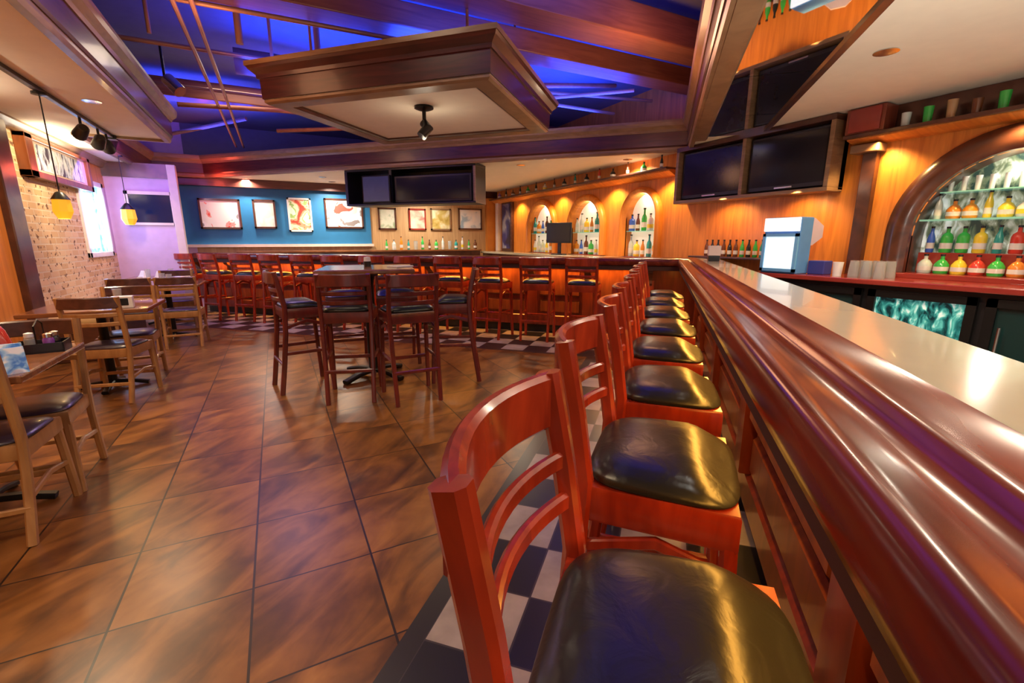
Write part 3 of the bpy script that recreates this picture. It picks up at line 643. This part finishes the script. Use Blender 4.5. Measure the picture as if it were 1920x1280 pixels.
# ------------------------------------------------------------------ right wall: back counter, coolers, arch shelves
bc = thing('back_counter', 'dark red back counter with black coolers below, under the large arch', 'back counter', (0, 0, 0))
MB().b2((4.58, -.6, .94), (5.19, 3.25, .985), .008).done('counter_slab', M['red_wood'], bc)
MB().b2((4.66, -.6, 0), (5.19, 3.2, .94)).done('cabinet_body', M['black'], bc)
MB().b2((5.06, .4, .985), (5.19, 2.49, 1.028), .005).done('raised_step', M['red_wood'], bc)
t = NT('lit_cooler_interior'); nz = t.noise(t.obj((1, 5, 2.4)), 3.2, 4., .8)
cc = t.ramp(nz.outputs[0], [(.40, (.005, .03, .035)), (.50, (.02, .22, .22)), (.58, (.12, .55, .50)), (.66, (.75, .95, .9))]); t.col(cc); t.put(t.bs.inputs['Emission Color'], cc); t.bs.inputs['Emission Strength'].default_value = .35; t.set(Roughness=.15); M['cooler_in'] = t.m; M['cooler_dim'] = plain('dark_cooler_glass', (.01, .035, .035), .12)
for k, y in enumerate((.25, 1.02, 1.79, 2.56)):
    d = MB()
    for lo, hi in [((y - .36, .12), (y - .30, .90)), ((y + .30, .12), (y + .36, .90)), ((y - .36, .12), (y + .36, .18)), ((y - .36, .84), (y + .36, .90))]: d.b2((4.62, lo[0], lo[1]), (4.655, hi[0], hi[1]))
    d = d.done('cooler_door', M['black_metal'], bc)
    MB().b2((4.645, y - .30, .18), (4.652, y + .30, .84)).done('lit_glass', M['cooler_in'] if k == 2 else M['cooler_dim'], d)
    MB().tube([(4.605, y + .26, .35), (4.605, y + .26, .7)], .01, 8).done('door_handle', M['chrome'], d, True)
ld = thing('wall_ledge', 'dark wooden ledge above the large arch holding coloured glasses', 'ledge', (0, 0, 0))
MB().b2((4.93, -.6, 2.25), (5.195, 2.72, 2.285), .006).done('shelf_board', M['dark_wood'], ld)
MB().loops([[(5.195, q, 2.21), (5.10, q, 2.215), (4.97, q, 2.24), (4.97, q, 2.25), (5.195, q, 2.25)] for q in (-.6, 2.70)]).done('cove_moulding', M['wall_wood'], ld)
MB().b2((5.16, -.6, 2.285), (5.195, 2.72, 2.515)).done('back_board', M['dark_wood'], ld)
cb_ = thing('wall_cabinet', 'small dark red cabinet at the left end of the ledge beside the television', 'cabinet', (0, 0, 0))
MB().b2((4.95, 2.40, 2.287), (5.15, 2.72, 2.512), .006).done('body', M['panel_red'], cb_)
MB().b2((4.935, 2.43, 2.30), (4.951, 2.69, 2.50), .005).done('door', M['red_wood'], cb_)
wc = thing('wall_pilaster', 'narrow orange wood pilaster between the televisions and the large arch', 'pilaster', (0, 0, 0))
MB().b2((5.12, 2.50, .99), (5.195, 2.62, 2.13), .006).done('shaft', M['dark_wood'], wc)
MB().b2((5.04, 2.46, 2.13), (5.195, 2.70, 2.205), .008).done('capital', M['trim'], wc)
cols = ['clear', 'green', 'tan', 'brown', 'green', 'black', 'tan', 'green', 'clear', 'brown']
for k, c in enumerate(cols):
    y = 2.28 - .155 * k
    tumbler((5.04, y, 2.286), '%s pilsner glass on the ledge over the large arch, %s from the left' % (c, ORD[k]), 'coloured glasses on the ledge above the large arch', (.12 + .015 * (k % 3)), .036, False, mat_c(c), 'pilsner_glass')
# large arch shelving
tag(MB().b2((5.312, .88, 1.031), (5.415, 2.12, 1.21), .004).done('bottle_riser', M['red_wood']), 'dark red step behind the front bottles in the large arch', 'shelf')
gs = tag(MB().b2((5.22, .88, 1.485), (5.41, 2.12, 1.50)).done('glass_shelf', M['shelf_glass']), 'green-edged glass shelf across the middle of the large arch', 'shelf')
gs2 = tag(MB().b2((5.24, .98, 1.72), (5.41, 2.02, 1.73)).done('glass_shelf', M['shelf_glass']), 'upper glass shelf with white glasses in the large arch', 'shelf')
lowc = ['blue', 'green', 'green', 'yellow', 'teal', 'red', 'orange', 'blue', 'amber', 'violet', 'green']
lowk = ['beer', 'square', 'square', 'square', 'beer', 'square', 'square', 'square', 'beer', 'square', 'beer']
for k, c in enumerate(lowc):
    bottle(lowk[k], c, (5.355, 2.06 - .112 * k, 1.211), '%s liquor bottle on the raised step in the large arch, %s from the left' % (c, ORD[k]), 'bottles on the step of the large arch', .95)
frc = ['clear', 'green', 'yellow', 'red', 'green', 'orange', 'violet', 'blue', 'amber', 'red']
for k, c in enumerate(frc):
    bottle('squat', c, (5.25, 2.03 - .118 * k, 1.03), '%s squat bottle in the front row of the large arch floor, %s from the left' % (c, ORD[k]), 'squat bottles in the front row of the large arch', .92)
upc = ['clear', 'orange', 'amber', 'yellow', 'yellow', 'white', 'brown', 'red', 'orange', 'clear', 'amber']
for k, c in enumerate(upc):
    bottle('squat' if k % 3 else 'beer', c, (5.33, 2.04 - .11 * k, 1.501), '%s bottle on the middle glass shelf of the large arch, %s from the left' % (c, ORD[k]), 'bottles on the middle shelf of the large arch', .91)
for k in range(12):
    tumbler((5.32, 1.98 - .088 * k, 1.731), 'white flute glass on the upper shelf of the large arch, %s from the left' % ORD[k], 'flute glasses on the upper shelf of the large arch', .12, .022, False, mat_c('white'), 'flute_glass')
point('arch_lamp', (5.27, 1.5, 1.95), 7, (1, .95, .8), .06)
# small arches: one glass shelf and two rows of bottles each
an = ['the nearest small arch', 'the middle small arch', 'the farthest small arch']
pal = ['clear', 'green', 'amber', 'yellow', 'white', 'blue', 'orange', 'clear', 'brown', 'teal']
for j, (yc, ri, ro, zs, zb, dp) in enumerate(ARCH[1:]):
    tag(MB().b2((5.205, yc - ri + .01, 1.455), (5.325, yc + ri - .01, 1.465)).done('glass_shelf', M['shelf_glass']), 'glass shelf across %s' % an[j], 'shelf')
    n = (5, 6, 6)[j]
    for row in range(2):
        for k in range(n):
            c = pal[(k * 3 + j * 2 + row * 5) % len(pal)]
            y = yc + (ri - .08) * (1 - 2 * k / (n - 1))
            bottle(['wine', 'square', 'beer'][(k + row + j) % 3], c, (5.262, y, 1.466 if row else zb), '%s bottle on the %s of %s, %s from the left' % (c, 'glass shelf' if row else 'floor', an[j], ORD[k]), 'bottles in %s' % an[j], 1.1)
    point('arch_lamp', (5.25, yc, zs + ri - .06), 3, (1, .85, .6), .04)
# ledge above the small arches with dark bottles
ld2 = thing('wall_ledge', 'long dark ledge near the ceiling above the three small arches', 'ledge', (0, 0, 0))
MB().b2((4.95, 5.0, 2.29), (5.2, 11.0, 2.32), .005).done('shelf_board', M['dark_wood'], ld2)
MB().loops([[(5.2, q, 2.21), (5.12, q, 2.22), (5.02, q, 2.27), (5.02, q, 2.29), (5.2, q, 2.29)] for q in (5.0, 11.0)]).done('cove_moulding', M['wall_wood'], ld2)
lc = ['black', 'green', 'brown', 'black', 'red', 'black', 'teal', 'black', 'brown', 'white', 'black', 'green', 'black', 'brown', 'black', 'violet']
for k, c in enumerate(lc):
    bottle(['beer', 'squat'][k % 2], c, (5.06, 5.2 + .36 * k, 2.321), '%s bottle on the long ledge over the small arches, %s from the near end' % (c, ORD[k]), 'bottles on the long ledge', .78)
# television cabinet and its televisions
tv = thing('television_cabinet', 'dark wood wall cabinet framing two televisions above the bar corner', 'cabinet', (0, 0, 0))
X0 = 4.93
MB().b2((5.12, 2.80, 1.82), (5.195, 4.80, 2.5)).done('back_board', M['black'], tv)
MB().b2((X0, 2.80, 1.80), (5.195, 4.80, 1.84), .004).done('bottom_shelf', M['trim'], tv)
MB().b2((X0, 2.80, 2.46), (5.195, 4.80, 2.515), .004).done('top_rail', M['dark_wood'], tv)
for y in (2.80, 3.76, 4.755): MB().b2((X0, y, 1.84), (5.195, y + .045, 2.46), .004).done('divider', M['trim'], tv)
for k, (y0, y1, lb) in enumerate([(2.86, 3.74, 'wide black flat television in the right bay of the wall cabinet'), (3.82, 4.74, 'black flat television in the left bay of the wall cabinet')]):
    d = thing('television', lb, 'television', (0, 0, 0))
    MB().b2((5.0, y0, 1.86), (5.06, y1, 2.44), .008).done('casing', M['black'], d)
    MB().b2((4.995, y0 + .03, 1.905), (5.0, y1 - .03, 2.415)).done('screen', M['screen'], d)
    MB().b2((4.99, (y0 + y1) / 2 - .10, 1.872), (5.0, (y0 + y1) / 2 + .10, 1.888)).done('control_strip', M['chrome'], d)
    MB().b2((5.06, (y0 + y1) / 2 - .08, 2.05), (5.12, (y0 + y1) / 2 + .08, 2.2)).done('mount', M['black_metal'], d)
# mini cooler etc. on the back counter
mf = thing('mini_cooler', 'small lit blue and white display cooler on the back counter', 'cooler', (4.76, 3.00, .985))
MB().b2((-.14, -.19, 0), (.06, .19, .56), .012).done('body', plain('cooler_blue', (.10, .28, .62), .3), mf)
MB().b2((-.165, -.185, .42), (-.14, .185, .555), .006).done('lit_header', plain('cooler_header', (.85, .92, .98), .3, emit=.75, ecol=(.80, .93, 1)), mf)
d = MB()
for lo, hi in [((-.185, .02), (-.155, .40)), ((.155, .02), (.185, .40)), ((-.185, .02), (.185, .05)), ((-.185, .37), (.185, .40))]: d.b2((-.165, lo[0], lo[1]), (-.14, hi[0], hi[1]))
d = d.done('door', plain('cooler_door_blue', (.15, .42, .75), .3), mf)
MB().b2((-.152, -.155, .05), (-.142, .155, .37)).done('lit_glass', plain('cooler_lit', (.8, .92, .95), .15, emit=.8, ecol=(.72, .95, 1)), d)
sg = thing('octagonal_sign', 'pale pink octagonal sign standing beside the lit cooler', 'sign', (4.96, 3.02, .985), math.radians(30))
MB().tube([(0, 0, .0), (0, 0, .30)], .012, 8).done('post', M['chrome'], sg, True)
MB().lathe([(.06, 0), (.06, .012), (.012, .02)], n=12).done('foot', M['black'], sg, True)
MB().loops([[(x_, -.06 + .15 * math.cos(PI / 4 * k + PI / 8), .42 + .15 * math.sin(PI / 4 * k + PI / 8)) for k in range(8)] for x_ in (-.012, .012)]).done('board', plain('pale_pink_board', (.72, .55, .60), .5), sg)
bx = tag(MB().b2((-.07, -.08, 0), (.07, .08, .135), .008).done('blue_box', plain('dark_blue_card', (.04, .05, .28), .5), None, False, (4.86, 2.72, .985)), 'dark blue box beside the octagonal sign', 'box')
cup = tag(MB().lathe([(.001, 0), (.036, 0), (.045, .13), (.041, .13), (.033, .01), (.001, .01)]).done('paper_cup', M['white'], None, True, (4.80, 2.52, .985)), 'white cup on the back counter left of the glasses', 'cup')
for k in range(6):
    tumbler((4.80 + .11 * (k % 2), 2.38 - .105 * (k // 2) - .03 * (k % 2), .986), 'upturned clear glass on the back counter, %s row, %s from the left' % (['front', 'back'][k % 2], ORD[k // 2]), 'upturned glasses on the back counter', .15, .045, True)
# wall ledge with beer bottles behind the bar corner
wl = tag(MB().b2((5.02, 3.26, 1.09), (5.195, 4.55, 1.115), .005).done('bottle_ledge', M['dark_wood']), 'low dark ledge on the right wall under the televisions', 'ledge')
bcs = ['green', 'green', 'teal', 'green', 'black', 'green', 'brown', 'black', 'brown', 'black', 'black', 'brown']
for k, c in enumerate(bcs):
    bottle('beer', c, (5.11, 3.36 + .088 * k, 1.116), '%s beer bottle in the row under the televisions, %s from the right' % (c, ORD[k]), 'beer bottles under the televisions', .86)
nb = thing('napkin_caddy', 'white napkin box on a dark stand at the bar corner', 'napkin holder', uv(5.75, .56, 1.088), math.radians(-45))
MB().b2((-.06, -.06, 0), (.06, .06, .06), .004).done('stand', M['black'], nb)
MB().b2((-.065, -.065, .06), (.065, .065, .17), .006).done('napkin_box', M['white_paint'], nb)

# ------------------------------------------------------------------ far side: back counter, monitor, posters, hanging television rack
bc2 = thing('back_counter', 'cream-topped back counter under the three small arches', 'back counter', (0, 0, 0))
MB().b2((4.70, 5.35, 1.0), (5.19, 11.0, 1.045), .006).done('counter_slab', M['cream'], bc2)
MB().b2((4.76, 5.4, 0), (5.18, 11.0, 1.0)).done('cabinet_body', M['dark_wood'], bc2)
bc3 = thing('back_counter', 'wooden back counter along the poster wall holding bottles and glasses', 'back counter', (0, 0, 0))
MB().b2((-.7, 10.75, 1.06), (4.62, 11.09, 1.10), .006).done('counter_slab', M['table'], bc3)
MB().b2((-.7, 10.8, 0), (4.6, 11.09, 1.06)).done('cabinet_body', M['dark_wood'], bc3)
mo = thing('register_monitor', 'black register monitor on a stand before the middle small arch', 'monitor', (4.86, 7.55, 1.045), math.radians(-62))
MB().b2((-.12, -.10, 0), (.12, .10, .02), .006).done('foot', M['black'], mo)
MB().b2((-.03, .0, .02), (.03, .04, .26)).done('stand', M['black'], mo)
MB().b2((-.27, -.03, .22), (.27, .01, .60), .01).done('casing', M['black'], mo)
MB().b2((-.245, -.034, .245), (.245, -.028, .575)).done('screen', M['screen'], mo)
for k in range(14):
    c = ['green', 'clear', 'amber', 'teal', 'white', 'green', 'brown'][k % 7]
    if k in (4, 9): tumbler((2.3 + .17 * k, 10.88, 1.10), 'tall clear glass on the poster-wall counter, %s in the row from the left' % ORD[k], 'glasses on the poster-wall counter', .2, .05)
    else: bottle(['beer', 'square', 'wine'][k % 3], c, (2.3 + .17 * k, 10.9, 1.10), '%s bottle on the poster-wall counter, %s in the row from the left' % (c, ORD[k]), 'bottles on the poster-wall counter', .95)
W_, RD, GR, BK, TN = (.88, .86, .82), (.65, .05, .04), (.18, .38, .12), (.05, .05, .06), (.62, .42, .2)
POST = [(-1.28, -.56, 1.54, 2.13, [(.0, (.75, .06, .04)), (.36, (.85, .35, .30)), (.41, W_), (.57, (.95, .93, .92)), (.64, (.30, .28, .28))], 2.6, 'dark_wood', 'wide poster with red and white picture, leftmost on the blue wall'),
        (-.34, .08, 1.56, 2.14, [(.0, (.40, .42, .38)), (.42, (.70, .70, .62)), (.52, (.85, .85, .80)), (.62, (.45, .5, .4))], 5., 'dark_wood', 'small pale grey poster, second from the left on the blue wall'),
        (.31, .78, 1.50, 2.20, [(.0, (.55, .08, .05)), (.40, (.80, .35, .20)), (.47, (.85, .80, .55)), (.54, (.35, .55, .18)), (.60, (.88, .88, .75))], 3.6, 'yellow', 'tall pale-framed poster with green and red picture on the blue wall'),
        (1.05, 1.86, 1.58, 2.22, [(.0, (.60, .08, .06)), (.37, (.85, .55, .5)), (.43, W_), (.56, (.80, .90, .90)), (.64, (.25, .22, .22))], 3.0, 'dark_wood', 'wide white and red poster, rightmost on the blue wall'),
        (2.20, 2.62, 1.56, 2.06, [(.3, (.62, .68, .52)), (.5, (.80, .80, .66)), (.65, (.35, .45, .28))], 5., 'dark_wood', 'pale greenish poster, leftmost on the brown boards'),
        (2.92, 3.34, 1.56, 2.06, [(.3, (.45, .12, .10)), (.5, (.80, .55, .42)), (.62, (.88, .78, .6))], 4., 'red_wood', 'reddish beige poster, second from the left on the brown boards'),
        (3.46, 3.98, 1.56, 2.08, [(.35, (.42, .28, .05)), (.5, (.60, .46, .14)), (.64, (.80, .75, .5))], 4., 'trim', 'olive gold poster, third from the left on the brown boards'),
        (4.18, 4.82, 1.58, 2.10, [(.34, (.35, .50, .62)), (.46, (.85, .88, .88)), (.62, (.95, .92, .88))], 4., 'dark_wood', 'white and pale blue poster, rightmost on the brown boards')]
for k, (x0, x1, z0, z1, st, sc, fm, lb) in enumerate(POST):
    yf_ = YF - .03 if k < 4 else YF
    p = thing('framed_poster', lb, 'poster', ((x0 + x1) / 2, yf_, (z0 + z1) / 2), 0, 'posters on the far wall')
    w, h = (x1 - x0) / 2, (z1 - z0) / 2; f = MB()
    for lo, hi in [((-w, -h), (-w + .035, h)), ((w - .035, -h), (w, h)), ((-w, -h), (w, -h + .035)), ((-w, h - .035), (w, h))]: f.b2((lo[0], -.035, lo[1]), (hi[0], 0, hi[1]))
    f.done('frame', M['linen'] if fm == 'yellow' else M[fm], p)
    MB().b2((-w + .03, -.02, -h + .03), (w - .03, -.004, h - .03)).done('print', art('poster_print', st, sc, k * 5.3 + 1), p)
al = thing('alcove_door', 'dark narrow glazed door with blue glow beyond the farthest arch', 'door', (0, 0, 0))
MB().b2((5.13, 10.1, 1.05), (5.2, 10.65, 2.24), .006).done('frame', M['crest_dark'], al)
MB().b2((5.12, 10.17, 1.12), (5.131, 10.58, 2.18)).done('glass', art('blue_glass', [(.35, (.02, .02, .05)), (.5, (.05, .05, .22)), (.65, (.35, .34, .40))], 3., 2.), al)  # glass colour mottled from near black to blue and grey
MB().b2((5.10, 10.80, 1.05), (5.2, 10.95, 2.24), .006).done('side_post', M['white_paint'], al)
rk = thing('television_rack', 'long black rack hanging from the ceiling above the far bar', 'rack', uv(7.0, -4.1, 0), math.radians(-45))
# local x runs along -n... the rack faces the camera side (-u)
MB().b2((-1.22, .0, 2.46), (1.22, .45, 2.515), .005).done('top_board', M['black'], rk)
MB().b2((-1.22, .0, 1.90), (1.22, .45, 1.93), .005).done('bottom_shelf', M['black'], rk)
MB().b2((-1.22, .40, 1.93), (1.22, .44, 2.46)).done('back_board', M['black'], rk)
for x_ in (-1.22, -.34, 1.17): MB().b2((x_, .0, 1.93), (x_ + .05, .42, 2.46)).done('upright', M['black'], rk)
MB().b2((1.19, -.01, 1.93), (1.225, .0, 2.46)).done('end_trim', M['trim'], rk)
d = thing('television', 'small bluish square television in the left end of the hanging rack', 'television', uv(7.0, -4.1, 0), math.radians(-45))
MB().b2((-.84, -.05, 1.94), (-.30, .0, 2.38), .006).done('casing', M['black_metal'], d)
MB().b2((-.82, -.056, 1.96), (-.32, -.049, 2.36)).done('screen', plain('blue_grey_screen', (.07, .10, .18), .2), d)
d = thing('television', 'wide dark television in the right part of the hanging rack', 'television', uv(7.0, -4.1, 0), math.radians(-45))
MB().b2((-.26, .03, 1.94), (1.14, .10, 2.36), .006).done('casing', M['black'], d)
MB().b2((-.22, .022, 1.98), (1.10, .03, 2.33)).done('screen', M['screen'], d)

# ------------------------------------------------------------------ left side: track lights, pendants, framed picture
tr = thing('light_track', 'black ceiling light track running along the left ceiling strip', 'light track', (0, 0, 0))
MB().b2((-1.60, 2.0, ZS - .035), (-1.56, 7.3, ZS), .004).done('rail', M['black'], tr)
MB().b2((-1.62, 7.2, ZS - .05), (-1.54, 7.3, ZS), .004).done('end_cap', M['black'], tr)
for k, (y, tg) in enumerate([(6.2, (-2.3, 7.4, 1.9)), (6.72, (-2.3, 8.0, 1.6)), (7.0, (-1.9, 9.5, 1.4)), (4.2, (-1.45, 3.4, .8))]):
    h = thing('track_spotlight', 'black track spotlight on the left ceiling track, %s' % ['nearest in view', 'second in view', 'at the far end', 'closest to the camera'][k], 'spotlight', (-1.58, y, ZS - .035))
    MB().tube([(0, 0, 0), (0, 0, -.09)], .012, 8).done('stem', M['black_metal'], h, True)
    dr = (Vector(tg) - Vector((-1.58, y, 2.4))).normalized(); b0 = Vector((0, 0, -.12))
    MB().tube([b0 - dr * .07, b0 - dr * .05, b0 + dr * .08], [.035, .05, .062], 14).done('lamp_head', M['black'], h, True)
    MB().tube([b0 + dr * .078, b0 + dr * .081], .055, 14).done('lens', M['lens'], h, True)
    spot('track_beam', Vector((-1.58, y, ZS - .155)) + dr * .1, (60, 45, 16, 34)[k], (1, .76, .46), tg, 85)
def pendant(x_, y, ztop, zl, label, s=1.):
    p = thing('pendant_lamp', label, 'pendant lamp', (x_, y, 0))
    MB().tube([(0, 0, ztop), (0, 0, zl + .16 * s)], .005, 6).done('cord', M['black_metal'], p, True)
    MB().lathe([(.001, ztop), (.05, ztop), (.05, ztop - .02), (.001, ztop - .03)], n=12).done('canopy', M['black_metal'], p, True)
    MB().lathe([(.015, zl + .17 * s), (.03, zl + .16 * s), (.075 * s, zl + .10 * s), (.08 * s, zl + .09 * s), (.02, zl + .09 * s)], n=12).done('cap', M['black_metal'], p, True)
    MB().lathe([(.001, zl - .10 * s), (.05 * s, zl - .10 * s), (.085 * s, zl - .03 * s), (.075 * s, zl + .09 * s), (.001, zl + .09 * s)], n=8).done('lamp_shade', M['lamp_glass'], p)
    point('pendant_bulb', (x_, y, zl - .16 * s), 5, (1, .6, .2), .04)
pendant(-1.58, 5.32, ZS - .035, 1.58, 'amber glass lantern pendant hanging before the cream brick wall', .82)
pendant(-1.90, 8.85, ZS, 1.66, 'yellow glass pendant hanging before the lavender wall', 1.15)
fp = thing('framed_picture', 'long reddish-framed picture high on the cream brick wall', 'picture', (XL, 7.75, 2.20))
f = MB()
for lo, hi in [((-.95, -.22), (-.78, .22)), ((.86, -.22), (.95, .22)), ((-.95, -.22), (.95, -.15)), ((-.95, .17), (.95, .22))]: f.b2((0, lo[0], lo[1]), (.10, hi[0], hi[1]), .006)
f.done('frame', M['panel'], fp)
MB().b2((.0, -.80, -.16), (.06, .88, .18)).done('mat_board', plain('pinkish_mat', (.86, .66, .52), .6), fp)
MB().b2((.06, -.62, -.12), (.066, .74, .15)).done('print', art('sketch_print', [(.0, (.05, .06, .09)), (.38, (.35, .42, .52)), (.44, (.70, .80, .90)), (.53, (.92, .95, .98)), (.62, (.50, .56, .5))], 5.5, 4., (1, 2.4, 1)), fp)
